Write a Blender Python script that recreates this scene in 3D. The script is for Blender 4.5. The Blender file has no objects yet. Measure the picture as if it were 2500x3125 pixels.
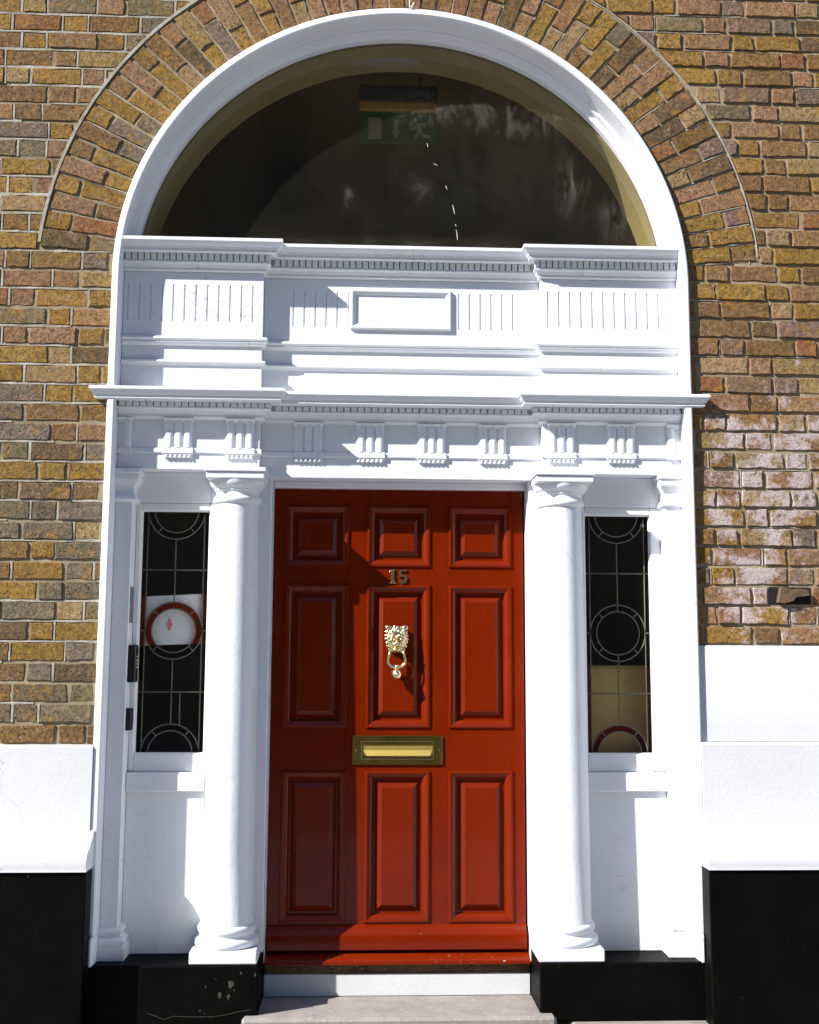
import bpy, bmesh, math, random
from mathutils import Vector, Matrix
import numpy as np

sc = bpy.context.scene
COL = sc.collection
R = math.radians
random.seed(7)

# ------------------------------------------------------------------ camera
# facade axes: x right, y into the wall, z up; z = 0 is the top of the black plinth blocks, y = 0 the front of the white surround
F_PX, YAW, PITCH, ROLL = 3450.0, 0.043899, 0.127652, 0.004897
CAM = Vector((-0.170187, -4.529293, 1.168384))
_f = Vector((math.sin(YAW) * math.cos(PITCH), math.cos(YAW) * math.cos(PITCH), math.sin(PITCH)))
_r = Vector((math.cos(YAW), -math.sin(YAW), 0))
_u = _r.cross(_f)
_r2 = _r * math.cos(ROLL) + _u * math.sin(ROLL)
_u2 = -_r * math.sin(ROLL) + _u * math.cos(ROLL)
cam_data = bpy.data.cameras.new('camera')
cam = bpy.data.objects.new('camera', cam_data)
COL.objects.link(cam)
m3 = Matrix((_r2, _u2, -_f)).transposed()
cam.matrix_world = Matrix.Translation(CAM) @ m3.to_4x4()
cam_data.sensor_fit = 'HORIZONTAL'
cam_data.sensor_width = 24.0
cam_data.lens = F_PX / 2500 * 24.0
cam_data.clip_start = 0.05
cam_data.clip_end = 500
sc.camera = cam

def to_px(x, y, z):
    d = Vector((x, y, z)) - CAM
    w = d.dot(_f)
    if w < 0.1: return (-9999, -9999)
    return (1250 + F_PX * d.dot(_r2) / w, 1562.5 - F_PX * d.dot(_u2) / w)

# ------------------------------------------------------------------ light
SUN_TH, SUN_TV = 2.0, 1.7              # shadow shift right / down per metre of depth
sun_dir = Vector((-SUN_TH, -1, SUN_TV)).normalized()
sun_el = math.asin(sun_dir.z)
world = bpy.data.worlds.new('World')
sc.world = world
world.use_nodes = True
wn = world.node_tree.nodes
sky = wn.new('ShaderNodeTexSky')
sky.sky_type = 'NISHITA'
sky.sun_disc = False
sky.sun_elevation = sun_el
sky.sun_rotation = math.atan2(sun_dir.x, sun_dir.y)
sky.air_density = 1.0
sky.dust_density = 0.3
sky.ozone_density = 5.0
world.node_tree.links.new(sky.outputs[0], wn['Background'].inputs[0])
wn['Background'].inputs[1].default_value = 0.095
sl = bpy.data.lights.new('sun', 'SUN')
sl.energy = 5.0
sl.angle = R(0.53)
sl.color = (1.0, 0.97, 0.93)
sun = bpy.data.objects.new('sun', sl)
COL.objects.link(sun)
sun.rotation_euler = sun_dir.to_track_quat('Z', 'Y').to_euler()
sc.view_settings.view_transform = 'Standard'
sc.view_settings.look = 'None'
sc.view_settings.gamma = 1.0
sc.view_settings.exposure = 1.10
sc.render.engine = 'CYCLES'
sc.cycles.use_denoising = True
sc.cycles.max_bounces = 8
sc.cycles.transparent_max_bounces = 12
sc.cycles.caustics_reflective = False
sc.cycles.caustics_refractive = False

# ------------------------------------------------------------------ materials
def new_mat(name):
    m = bpy.data.materials.new(name)
    m.use_nodes = True
    nt = m.node_tree
    return m, nt, nt.nodes['Principled BSDF'], nt.nodes['Material Output']

class N:
    """small node helper"""
    def __init__(s, nt): s.nt = nt
    def node(s, t, **kw):
        n = s.nt.nodes.new(t)
        for k, v in kw.items(): setattr(n, k, v)
        return n
    def link(s, a, b): s.nt.links.new(a, b)
    def put(s, sock, v):
        if isinstance(v, bpy.types.NodeSocket): s.link(v, sock)
        else: sock.default_value = v
    def pos(s):
        return s.node('ShaderNodeNewGeometry').outputs['Position']
    def noise(s, scale, detail=4, rough=0.55, vec=None, dist=0.0):
        n = s.node('ShaderNodeTexNoise')
        n.inputs['Scale'].default_value = scale
        n.inputs['Detail'].default_value = detail
        n.inputs['Roughness'].default_value = rough
        n.inputs['Distortion'].default_value = dist
        s.link(vec if vec is not None else s.pos(), n.inputs['Vector'])
        return n.outputs['Fac']
    def vor(s, scale, vec=None, feature='F1'):
        n = s.node('ShaderNodeTexVoronoi', feature=feature)
        n.inputs['Scale'].default_value = scale
        s.link(vec if vec is not None else s.pos(), n.inputs['Vector'])
        return n.outputs['Distance']
    def math(s, op, a, b=0.0, clamp=False):
        n = s.node('ShaderNodeMath', operation=op, use_clamp=clamp)
        s.put(n.inputs[0], a); s.put(n.inputs[1], b)
        return n.outputs[0]
    def ramp(s, fac, lo, hi, a=0.0, b=1.0):
        n = s.node('ShaderNodeMapRange')
        n.inputs[1].default_value = lo; n.inputs[2].default_value = hi
        n.inputs[3].default_value = a; n.inputs[4].default_value = b
        s.put(n.inputs[0], fac)
        return n.outputs[0]
    def mix(s, fac, a, b, mode='MIX'):
        n = s.node('ShaderNodeMix', data_type='RGBA', blend_type=mode)
        s.put(n.inputs['Factor'], fac)
        s.put(n.inputs[6], a if isinstance(a, bpy.types.NodeSocket) else (*a, 1))
        s.put(n.inputs[7], b if isinstance(b, bpy.types.NodeSocket) else (*b, 1))
        return n.outputs[2]
    def bump(s, h, strength, dist, nrm=None):
        n = s.node('ShaderNodeBump')
        n.inputs['Strength'].default_value = strength
        n.inputs['Distance'].default_value = dist
        s.link(h, n.inputs['Height'])
        if nrm is not None: s.link(nrm, n.inputs['Normal'])
        return n.outputs[0]
    def scale(s, v):
        n = s.node('ShaderNodeVectorMath', operation='MULTIPLY')
        s.link(s.pos(), n.inputs[0]); n.inputs[1].default_value = v
        return n.outputs[0]

def paint_mat(name, col, col2, rough=0.45, bump=0.25, dirt=(0.42, 0.40, 0.36), dirt_amt=0.35, spec=0.4, lump=0.3):
    m, nt, b, out = new_mat(name); n = N(nt)
    c = n.mix(n.ramp(n.noise(3.0, 5), 0.35, 0.7), col, col2)
    d = n.math('MULTIPLY', n.ramp(n.noise(22, 6, 0.65), 0.60, 0.76), dirt_amt)
    c = n.mix(d, c, dirt)
    sp = n.math('MULTIPLY', n.ramp(n.noise(140, 3, 0.6), 0.70, 0.74), dirt_amt)
    c = n.mix(sp, c, dirt)
    wob = n.node('ShaderNodeTexNoise'); wob.inputs['Scale'].default_value = 6; wob.inputs['Detail'].default_value = 4; n.link(n.pos(), wob.inputs['Vector'])
    wv = n.node('ShaderNodeVectorMath', operation='MULTIPLY_ADD'); n.link(wob.outputs['Color'], wv.inputs[0]); wv.inputs[1].default_value = (.25, .25, .25); n.link(n.pos(), wv.inputs[2])
    ed = n.vor(2.3, wv.outputs[0], 'DISTANCE_TO_EDGE')
    hair = n.math('MULTIPLY', n.ramp(ed, 0.0045, 0.001), n.ramp(n.noise(1.7, 3), 0.50, 0.60))
    c = n.mix(n.math('MULTIPLY', hair, 0.6), c, (0.33, 0.31, 0.28))
    n.link(c, b.inputs['Base Color'])
    b.inputs['Roughness'].default_value = rough
    b.inputs['Specular IOR Level'].default_value = spec
    h = n.math('ADD', n.math('MULTIPLY', n.noise(9, 5, 0.55), lump), n.math('MULTIPLY', n.noise(70, 4, 0.6), 0.35))
    h = n.math('ADD', h, n.math('MULTIPLY', n.noise(1.0, 4, 0.6, n.scale((14, 14, 160))), 0.09))
    n.link(n.bump(h, bump, 0.008), b.inputs['Normal'])
    return m

M = {}
M['white'] = paint_mat('white_gloss_paint', (0.735, 0.745, 0.765), (0.685, 0.695, 0.72), 0.45, 0.38)
M['stucco'] = paint_mat('white_masonry_paint', (0.60, 0.605, 0.615), (0.55, 0.555, 0.565), 0.8, 0.30, spec=0.15)
M['frame'] = paint_mat('white_timber_paint', (0.74, 0.745, 0.76), (0.70, 0.705, 0.72), 0.38, 0.2)

def brick_mat(name, from_attr):
    m, nt, b, out = new_mat(name); n = N(nt)
    if from_attr:
        base = n.node('ShaderNodeAttribute', attribute_name='tint').outputs['Color']
    else:
        oi = n.node('ShaderNodeObjectInfo'); base = oi.outputs['Color']
    p = n.pos()
    gv = n.ramp(n.noise(42, 7, 0.74), 0.30, 0.70, 0.40, 1.50)      # gritty light and dark in the clay
    cb = n.node('ShaderNodeCombineXYZ'); n.link(gv, cb.inputs[0]); n.link(gv, cb.inputs[1]); n.link(gv, cb.inputs[2])
    c = n.mix(1.0, base, cb.outputs[0], 'MULTIPLY')
    c = n.mix(n.math('MULTIPLY', n.ramp(n.noise(17, 5, 0.65, dist=0.8), 0.55, 0.68), 0.65), c, (0.31, 0.155, 0.018))
    c = n.mix(n.math('MULTIPLY', n.ramp(n.noise(23, 4, 0.6), 0.58, 0.70), 0.5), c, (0.31, 0.19, 0.13))
    c = n.mix(n.math('MULTIPLY', n.ramp(n.noise(15, 5, 0.7, n.scale((1.0, 1.0, 1.6))), 0.58, 0.72), 0.6), c, (0.075, 0.055, 0.035))
    pit = n.ramp(n.noise(105, 5, 0.75), 0.575, 0.63)
    c = n.mix(n.math('MULTIPLY', pit, 0.6 if from_attr else n.ramp(oi.outputs['Random'], 0.1, 0.9, 0.2, 0.95)), c, (0.035, 0.024, 0.015))
    c = n.mix(n.math('MULTIPLY', n.ramp(n.noise(95, 4, 0.7, n.scale((1.0, 1.3, 1.1))), 0.60, 0.67), 0.6), c, (0.43, 0.33, 0.22))
    # salt bloom, mostly on the wall to the right of the doorway above its render
    sx = n.node('ShaderNodeSeparateXYZ'); n.link(p, sx.inputs[0])
    zone = n.math('MULTIPLY', n.ramp(sx.outputs[0], 1.15, 1.3),
                  n.math('MULTIPLY', n.ramp(sx.outputs[2], 2.75, 2.1), n.ramp(sx.outputs[2], 0.9, 1.3)))
    bl = n.math('ADD', n.math('MULTIPLY', n.noise(9, 4, 0.6), 0.9), n.math('MULTIPLY', n.noise(48, 6, 0.75), 0.6))
    thr = n.ramp(zone, 0, 1, 1.05, 0.70)
    bloom = n.math('MULTIPLY', n.math('SUBTRACT', bl, thr), 7.0, True)
    c = n.mix(n.math('MULTIPLY', bloom, 0.85), c, (0.50, 0.415, 0.405))
    n.link(c, b.inputs['Base Color'])
    b.inputs['Roughness'].default_value = 0.9
    b.inputs['Specular IOR Level'].default_value = 0.15
    h = n.math('ADD', n.math('MULTIPLY', n.noise(48, 6, 0.75), 0.8), n.math('MULTIPLY', n.noise(150, 4, 0.7), 0.5))
    h = n.math('SUBTRACT', h, n.math('MULTIPLY', pit, 0.35))
    n.link(n.bump(h, 1.0, 0.0065), b.inputs['Normal'])
    return m
M['brick'] = brick_mat('stock_brick', False)
M['brick_far'] = brick_mat('stock_brick_mass', True)

def rough_mat(name, c1, c2, scale, bump=0.6, dist=0.006, rough=0.95, c3=None):
    m, nt, b, out = new_mat(name); n = N(nt)
    c = n.mix(n.ramp(n.noise(scale, 6, 0.65), 0.35, 0.65), c1, c2)
    if c3: c = n.mix(n.ramp(n.noise(scale * 6, 4, 0.7), 0.55, 0.68), c, c3)
    n.link(c, b.inputs['Base Color'])
    b.inputs['Roughness'].default_value = rough
    b.inputs['Specular IOR Level'].default_value = 0.2
    n.link(n.bump(n.noise(scale * 5, 5, 0.65), bump, dist), b.inputs['Normal'])
    return m
M['mortar'] = rough_mat('mortar', (0.20, 0.155, 0.095), (0.32, 0.26, 0.175), 7)
M['pointing'] = rough_mat('lime_pointing', (0.42, 0.385, 0.33), (0.26, 0.22, 0.16), 12, 0.6)
M['granite'] = rough_mat('granite', (0.255, 0.235, 0.215), (0.195, 0.175, 0.158), 12, 0.35, 0.004, 0.85, (0.30, 0.28, 0.26))
M['paving'] = rough_mat('paving', (0.28, 0.285, 0.30), (0.24, 0.245, 0.26), 5, 0.3, 0.004, 0.9, (0.32, 0.325, 0.34))
M['asphalt'] = rough_mat('asphalt', (0.05, 0.05, 0.05), (0.065, 0.063, 0.06), 8, 0.5)
M['bare_wood'] = rough_mat('weathered_wood', (0.16, 0.10, 0.045), (0.07, 0.04, 0.02), 18, 0.5, 0.004, 0.8, (0.30, 0.24, 0.14))
M['house'] = rough_mat('house_brick', (0.27, 0.18, 0.11), (0.32, 0.22, 0.14), 1.5, 0.2)

def black_mat():
    m, nt, b, out = new_mat('black_gloss_paint'); n = N(nt)
    c = n.mix(n.ramp(n.noise(6, 5), 0.4, 0.7), (0.0015, 0.0015, 0.0012), (0.0028, 0.0026, 0.0018))
    chip = n.ramp(n.noise(26, 5, 0.7), 0.72, 0.735)
    c = n.mix(n.math('MULTIPLY', chip, 0.5), c, (0.30, 0.28, 0.22))
    n.link(c, b.inputs['Base Color'])
    b.inputs['Roughness'].default_value = 0.5
    b.inputs['Specular IOR Level'].default_value = 0.05
    h = n.math('ADD', n.noise(12, 5, 0.6), n.math('MULTIPLY', n.noise(60, 4, 0.65), 0.4))
    n.link(n.bump(h, 0.35, 0.01), b.inputs['Normal'])
    return m
M['black'] = black_mat()

def red_mat():
    m, nt, b, out = new_mat('red_gloss_paint'); n = N(nt)
    c = n.mix(n.ramp(n.noise(4, 4), 0.35, 0.7), (0.142, 0.0108, 0.0002), (0.122, 0.0086, 0.0002))
    sx = n.node('ShaderNodeSeparateXYZ'); n.link(n.pos(), sx.inputs[0])
    low = n.ramp(sx.outputs[2], 0.16, 0.0, 0.0, 1.0)
    chip = n.math('MULTIPLY', n.math('SUBTRACT', n.noise(48, 5, 0.7), n.ramp(low, 0, 1, 0.80, 0.648)), 30.0, True)
    c = n.mix(n.math('MULTIPLY', chip, 0.75), c, (0.50, 0.40, 0.36))
    n.link(c, b.inputs['Base Color'])
    n.link(n.ramp(n.noise(10, 4), 0.3, 0.7, 0.20, 0.32), b.inputs['Roughness'])
    b.inputs['Specular IOR Level'].default_value = 0.12
    b.inputs['Coat Weight'].default_value = 0.18
    b.inputs['Coat Roughness'].default_value = 0.07
    wood = n.noise(9, 5, 0.6, n.scale((9.0, 9.0, 0.8)))
    h = n.math('ADD', n.math('MULTIPLY', wood, 0.6), n.math('MULTIPLY', n.noise(45, 4, 0.55), 0.35))
    n.link(n.bump(h, 0.05, 0.006), b.inputs['Normal'])
    return m
M['red'] = red_mat()

def metal_mat(name, c1, c2, r1, r2, scale=40):
    m, nt, b, out = new_mat(name); n = N(nt)
    f = n.ramp(n.noise(scale, 5, 0.6), 0.35, 0.7)
    n.link(n.mix(f, c1, c2), b.inputs['Base Color'])
    n.link(n.ramp(f, 0, 1, r1, r2), b.inputs['Roughness'])
    b.inputs['Metallic'].default_value = 1.0
    n.link(n.bump(n.noise(scale * 2, 4), 0.08, 0.003), b.inputs['Normal'])
    return m
M['brass'] = metal_mat('polished_brass', (0.86, 0.74, 0.44), (0.62, 0.48, 0.22), 0.2, 0.34, 60)
M['brass_old'] = metal_mat('tarnished_brass', (0.34, 0.24, 0.055), (0.20, 0.14, 0.035), 0.2, 0.34, 12)

M['brass_flap'] = metal_mat('dull_brass', (0.55, 0.42, 0.12), (0.42, 0.31, 0.08), 0.5, 0.65, 25)
M['steel'] = metal_mat('dull_steel', (0.36, 0.34, 0.30), (0.26, 0.24, 0.21), 0.4, 0.55, 40)

def plain(name, c, rough=0.6, spec=0.4, var=0.12, scale=20):
    m, nt, b, out = new_mat(name); n = N(nt)
    n.link(n.mix(n.ramp(n.noise(scale, 4), 0.3, 0.7), c, tuple(v * (1 - var) for v in c)), b.inputs['Base Color'])
    b.inputs['Roughness'].default_value = rough
    b.inputs['Specular IOR Level'].default_value = spec
    return m
M['lead'] = plain('lead', (0.12, 0.115, 0.09), 0.7, 0.15)
M['hall'] = plain('hall_plaster', (0.20, 0.15, 0.06), 0.9)
M['hall_floor'] = plain('hall_floor', (0.08, 0.06, 0.04), 0.6)
M['soffit'] = plain('cream_soffit', (0.27, 0.235, 0.135), 0.8)
M['plastic'] = plain('black_plastic', (0.012, 0.012, 0.011), 0.35)
M['card'] = plain('white_card', (0.80, 0.82, 0.84), 0.7, 0.2, 0.03)
M['pink'] = plain('pink_figure', (0.80, 0.22, 0.24), 0.7, 0.2, 0.05)
M['chip'] = plain('bare_stone', (0.065, 0.062, 0.045), 0.9, 0.2, 0.7, 90)
M['beige'] = plain('beige_board', (0.46, 0.33, 0.14), 0.8, 0.2, 0.15, 30)
M['sign_green'] = plain('sign_green', (0.008, 0.060, 0.024), 0.5)
M['sign_white'] = plain('sign_white', (0.20, 0.22, 0.155), 0.5)
M['sign_yellow'] = plain('sign_yellow', (0.32, 0.18, 0.03), 0.5)
M['crack'] = plain('crack_glint', (0.80, 0.80, 0.68), 0.3)

def glass_mat(name, tint, dust=0.02, smear=False, ior=1.5):
    m, nt, b, out = new_mat(name); n = N(nt)
    nt.nodes.remove(b)
    tr = n.node('ShaderNodeBsdfTransparent'); tr.inputs[0].default_value = (*tint, 1)
    gl = n.node('ShaderNodeBsdfGlossy'); gl.inputs['Roughness'].default_value = 0.03
    bp = n.bump(n.noise(5, 3), 0.03, 0.02)
    n.link(bp, gl.inputs['Normal'])
    ge = n.node('ShaderNodeNewGeometry')
    dt = n.node('ShaderNodeVectorMath', operation='DOT_PRODUCT'); n.link(ge.outputs['Incoming'], dt.inputs[0]); n.link(ge.outputs['Normal'], dt.inputs[1])
    k_ = n.math('SUBTRACT', 1.0, n.math('ABSOLUTE', dt.outputs['Value']), True)
    fr = n.math('ADD', n.math('MULTIPLY', n.math('POWER', k_, 5.0), 0.9), 0.055)
    mx = n.node('ShaderNodeMixShader'); n.link(fr, mx.inputs[0])
    n.link(tr.outputs[0], mx.inputs[1]); n.link(gl.outputs[0], mx.inputs[2])
    df = n.node('ShaderNodeBsdfDiffuse'); df.inputs[0].default_value = (0.60, 0.55, 0.42, 1)
    d = n.ramp(n.noise(7, 6, 0.65), 0.3, 0.75, dust * 0.6, dust * 1.6)
    d = n.math('ADD', d, n.math('MULTIPLY', n.ramp(n.noise(220, 2, 0.5), 0.73, 0.76), dust * 2))
    if smear:
        p = n.pos()
        def blot(cx, cz, rx, rz, amt, sc_, lo, hi, d0):
            sub = n.node('ShaderNodeVectorMath', operation='SUBTRACT'); n.link(p, sub.inputs[0]); sub.inputs[1].default_value = (cx, 0, cz)
            ml = n.node('ShaderNodeVectorMath', operation='MULTIPLY'); n.link(sub.outputs[0], ml.inputs[0]); ml.inputs[1].default_value = (1 / rx, 0, 1 / rz)
            ln = n.node('ShaderNodeVectorMath', operation='LENGTH'); n.link(ml.outputs[0], ln.inputs[0])
            fall = n.ramp(ln.outputs['Value'], 1.0, 0.2)
            nz = n.ramp(n.noise(1.0, 6, 0.65, n.scale(sc_), 1.2), lo, hi)
            return n.math('MULTIPLY', n.math('MULTIPLY', fall, nz), amt)
        for args in ((0.50, 3.57, 0.34, 0.15, 0.22, (14, 1, 6), 0.45, 0.8, 0), (0.10, 3.57, 0.20, 0.10, 0.26, (12, 1, 8), 0.45, 0.75, 0),
                     (0.75, 3.23, 0.10, 0.22, 0.13, (16, 1, 5), 0.45, 0.8, 0), (0.95, 3.08, 0.12, 0.16, 0.12, (14, 1, 7), 0.4, 0.8, 0),
                     (0.0, 2.90, 1.3, 0.09, 0.09, (8, 1, 20), 0.35, 0.8, 0), (-0.235, 3.15, 0.030, 0.060, 0.20, (24, 1, 14), 0.40, 0.8, 0),
                     (0.07, 3.20, 0.09, 0.09, 0.07, (20, 1, 20), 0.4, 0.8, 0), (0.45, 3.30, 0.60, 0.40, 0.02, (7, 1, 5), 0.3, 0.8, 0)):
            d = n.math('ADD', d, blot(*args))
    mx2 = n.node('ShaderNodeMixShader'); n.link(n.math('MINIMUM', d, 0.8), mx2.inputs[0])
    n.link(mx.outputs[0], mx2.inputs[1]); n.link(df.outputs[0], mx2.inputs[2])
    n.link(mx2.outputs[0], out.inputs[0])
    return m
M['fan_glass'] = glass_mat('dusty_glass', (0.92, 0.88, 0.70), 0.011, True)
M['clear_glass'] = glass_mat('clear_glass', (0.93, 0.93, 0.90), 0.006)
M['red_glass'] = glass_mat('red_stained_glass', (0.30, 0.030, 0.006), 0.006)
M['pane_dark'] = plain('window_dark', (0.10, 0.08, 0.06), 0.2, 0.4)

# ------------------------------------------------------------------ object helpers (all coordinates are world coordinates)
WORLD_T = {}
def _place(o, parent, loc):
    COL.objects.link(o)
    o.location = loc
    WORLD_T[o.name] = Vector(loc)
    if parent is not None:
        o.parent = parent
        o.matrix_parent_inverse = Matrix.Translation(-WORLD_T[parent.name])
    return o

def empty(name, loc, label=None, cat=None, group=None, parent=None):
    o = bpy.data.objects.new(name, None)
    o.empty_display_size = 0.1
    _place(o, parent, loc)
    return tag(o, label, cat, group)

def tag(o, label=None, cat=None, group=None, kind=None):
    if label: o['label'] = label
    if cat: o['category'] = cat
    if group: o['group'] = group
    if kind or cat: o['kind'] = kind or 'thing'
    return o

def me(name, verts, faces, mat, smooth=False):
    m = bpy.data.meshes.new(name)
    m.from_pydata([tuple(v) for v in verts], [], faces)
    bm = bmesh.new(); bm.from_mesh(m)
    bmesh.ops.recalc_face_normals(bm, faces=bm.faces)
    bm.to_mesh(m); bm.free()
    if smooth:
        m.polygons.foreach_set('use_smooth', [True] * len(m.polygons))
        if smooth is not True: m.set_sharp_from_angle(angle=R(smooth))
    m.materials.append(mat if not isinstance(mat, str) else M[mat])
    return m

def ob(name, mesh, parent=None, loc=(0, 0, 0)):
    return _place(bpy.data.objects.new(name, mesh), parent, loc)

def mo(name, vf, mat, parent=None, smooth=False, loc=(0, 0, 0)):
    return ob(name, me(name, vf[0], vf[1], mat, smooth), parent, loc)

def join(*vfs):
    V, Fc = [], []
    for v, f in vfs:
        k = len(V); V += list(v); Fc += [tuple(i + k for i in q) for q in f]
    return V, Fc

def box(x0, x1, y0, y1, z0, z1, b=0.003):
    """box with chamfered edges"""
    if x0 > x1: x0, x1 = x1, x0
    b = min(b, (x1 - x0) * .4, (y1 - y0) * .4, (z1 - z0) * .4)
    V = []; idx = {}
    for i, (x, sx) in enumerate(((x0, 1), (x1, -1))):
        for j, (y, sy) in enumerate(((y0, 1), (y1, -1))):
            for k, (z, sz) in enumerate(((z0, 1), (z1, -1))):
                for a in range(3):
                    p = [x + sx * b, y + sy * b, z + sz * b]
                    p[a] = (x, y, z)[a]
                    idx[(i, j, k, a)] = len(V); V.append(p)
    I = lambda i, j, k, a: idx[(i, j, k, a)]
    Fc = []
    for s in (0, 1):
        Fc.append((I(s,0,0,0), I(s,1,0,0), I(s,1,1,0), I(s,0,1,0)))
        Fc.append((I(0,s,0,1), I(1,s,0,1), I(1,s,1,1), I(0,s,1,1)))
        Fc.append((I(0,0,s,2), I(1,0,s,2), I(1,1,s,2), I(0,1,s,2)))
    for s in (0, 1):
        for t in (0, 1):
            Fc.append((I(0,s,t,1), I(1,s,t,1), I(1,s,t,2), I(0,s,t,2)))
            Fc.append((I(s,0,t,0), I(s,1,t,0), I(s,1,t,2), I(s,0,t,2)))
            Fc.append((I(s,t,0,0), I(s,t,1,0), I(s,t,1,1), I(s,t,0,1)))
    for s in (0, 1):
        for t in (0, 1):
            for w in (0, 1):
                Fc.append((I(s,t,w,0), I(s,t,w,1), I(s,t,w,2)))
    return V, Fc

def sweep(prof, path, out_normals):
    """closed profile of (offset, z) along a plan path; out_normals[i] is the outward normal of segment i; mitred corners"""
    n = len(path); k = len(prof)
    offs = []
    for i in range(n):
        if i == 0: d = Vector(out_normals[0])
        elif i == n - 1: d = Vector(out_normals[-1])
        else: d = Vector(out_normals[i - 1]) + Vector(out_normals[i])
        offs.append(d)
    V = [(p[0] + o * d.x, p[1] + o * d.y, z) for p, d in zip(path, offs) for o, z in prof]
    Fc = []
    for i in range(n - 1):
        for a in range(k):
            b2 = (a + 1) % k
            Fc.append((i * k + a, i * k + b2, (i + 1) * k + b2, (i + 1) * k + a))
    Fc.append(tuple(range(k))); Fc.append(tuple((n - 1) * k + a for a in range(k)))
    return V, Fc

def arch(prof, zc, a0, a1, n):
    """closed profile of (radius, y) swept round (0, zc) from angle a0 to a1 (degrees)"""
    k = len(prof); V = []
    for i in range(n + 1):
        a = R(a0 + (a1 - a0) * i / n)
        V += [(r * math.cos(a), y, zc + r * math.sin(a)) for r, y in prof]
    Fc = []
    for i in range(n):
        for a in range(k):
            b2 = (a + 1) % k
            Fc.append((i * k + a, i * k + b2, (i + 1) * k + b2, (i + 1) * k + a))
    Fc.append(tuple(range(k))); Fc.append(tuple(n * k + a for a in range(k)))
    return V, Fc

def lathe(prof, cx, cy, seg=56):
    k = len(prof); V = []
    for i in range(seg):
        a = 2 * math.pi * i / seg
        V += [(cx + r * math.cos(a), cy + r * math.sin(a), z) for r, z in prof]
    Fc = []
    for i in range(seg):
        j = (i + 1) % seg
        for a in range(k - 1):
            Fc.append((i * k + a, i * k + a + 1, j * k + a + 1, j * k + a))
    Fc.append(tuple(i * k for i in range(seg))); Fc.append(tuple(i * k + k - 1 for i in range(seg)))
    return V, Fc

def tube(pts, r, seg=8, closed=False):
    pts = [Vector(p) for p in pts]; n = len(pts); V = []; Fc = []
    rr = r if isinstance(r, (list, tuple)) else [r] * n
    for i, p in enumerate(pts):
        a = pts[(i - 1) % n] if (closed or i > 0) else p
        b2 = pts[(i + 1) % n] if (closed or i < n - 1) else p
        t = (b2 - a).normalized()
        u = t.cross(Vector((0, 1, 0)));
        if u.length < 1e-4: u = t.cross(Vector((1, 0, 0)))
        u.normalize(); w = t.cross(u)
        V += [tuple(p + rr[i] * (u * math.cos(2 * math.pi * s / seg) + w * math.sin(2 * math.pi * s / seg))) for s in range(seg)]
    m = n if closed else n - 1
    for i in range(m):
        j = (i + 1) % n
        for s in range(seg):
            q = (s + 1) % seg
            Fc.append((i * seg + s, i * seg + q, j * seg + q, j * seg + s))
    if not closed: Fc.append(tuple(range(seg))); Fc.append(tuple((n - 1) * seg + s for s in range(seg)))
    return V, Fc

def prism(poly, y0, y1):
    """polygon of (x, z) given thickness in y"""
    n = len(poly)
    V = [(x, y0, z) for x, z in poly] + [(x, y1, z) for x, z in poly]
    Fc = [tuple(range(n)), tuple(range(2 * n - 1, n - 1, -1))] + [(i, (i + 1) % n, n + (i + 1) % n, n + i) for i in range(n)]
    return V, Fc

# ------------------------------------------------------------------ main dimensions
ZC = 2.731                     # centre of the arch
R_OUT, R_IN = 1.200, 1.168     # white surround, outer and inner radius
YW = 0.025                     # brick face
YB, YC = 0.085, 0.140          # frieze plane over the columns / over the door
YP, YG, YD, YF = 0.165, 0.195, 0.265, 0.182   # piers, sidelight glass, door face, fanlight glass
XB = 0.587                     # inner edge of the entablature breaks
GROUND = -0.42

# ------------------------------------------------------------------ setting: ground, street, hall
pav = mo('pavement', box(-14, 14, -5.2, 0.3, GROUND - 0.2, GROUND, 0.01), 'paving'); tag(pav, kind='structure')
flag = me('paving_flag', *box(-0.445, 0.445, -0.297, 0.297, -0.02, 0.012, 0.004), 'paving')
for i in range(8):
    for j in range(8):
        ob('paving_flag', flag, pav, (-3.2 + 0.9 * i + (0.45 if j % 2 else 0), -0.35 - 0.602 * j, GROUND))
kerb = mo('kerb', box(-14, 14, -5.45, -5.201, GROUND - 0.2, GROUND - 0.004, 0.015), 'granite'); tag(kerb, kind='structure')
road = mo('road', ([(-60, -14, GROUND - .12), (60, -14, GROUND - .12), (60, -5.4, GROUND - .12), (-60, -5.4, GROUND - .12)], [(0, 1, 2, 3)]), 'asphalt'); tag(road, kind='structure')
gnd = mo('ground', ([(-200, -200, GROUND - .2), (200, -200, GROUND - .2), (200, 60, GROUND - .2), (-200, 60, GROUND - .2)], [(0, 1, 2, 3)]), 'paving'); tag(gnd, kind='structure')

# terrace across the street: it is what the glass and the gloss paint reflect
ter = empty('terrace_house', (0, -20, GROUND), 'brown brick terrace across the street with rows of sash windows', 'building')
mo('wall', box(-34, 34, -30, -20, GROUND - .2, 14.6, 0.05), 'house', ter)
mo('parapet', box(-34.2, 34.2, -30.1, -19.9, 14.61, 14.9, 0.03), 'granite', ter)
winm = me('window', *box(-.55, .55, -.02, .03, -.95, .95, .01), 'pane_dark')
frm = me('window_frame', *join(box(-.62, -.551, -.02, .08, -1.02, 1.02), box(.551, .62, -.02, .08, -1.02, 1.02), box(-.55, .55, -.02, .08, .951, 1.02), box(-.55, .55, -.02, .08, -1.02, -.951), box(-.55, .55, .031, .06, -.03, .03)), 'house')
for zz in (1.6, 5.2, 8.8, 11.9, 13.6):
    for k in range(14):
        w_ = ob('window', winm, ter, (-26 + 4 * k, -19.99, zz))
        ob('window_frame', frm, w_, (-26 + 4 * k, -19.99, zz))

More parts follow.
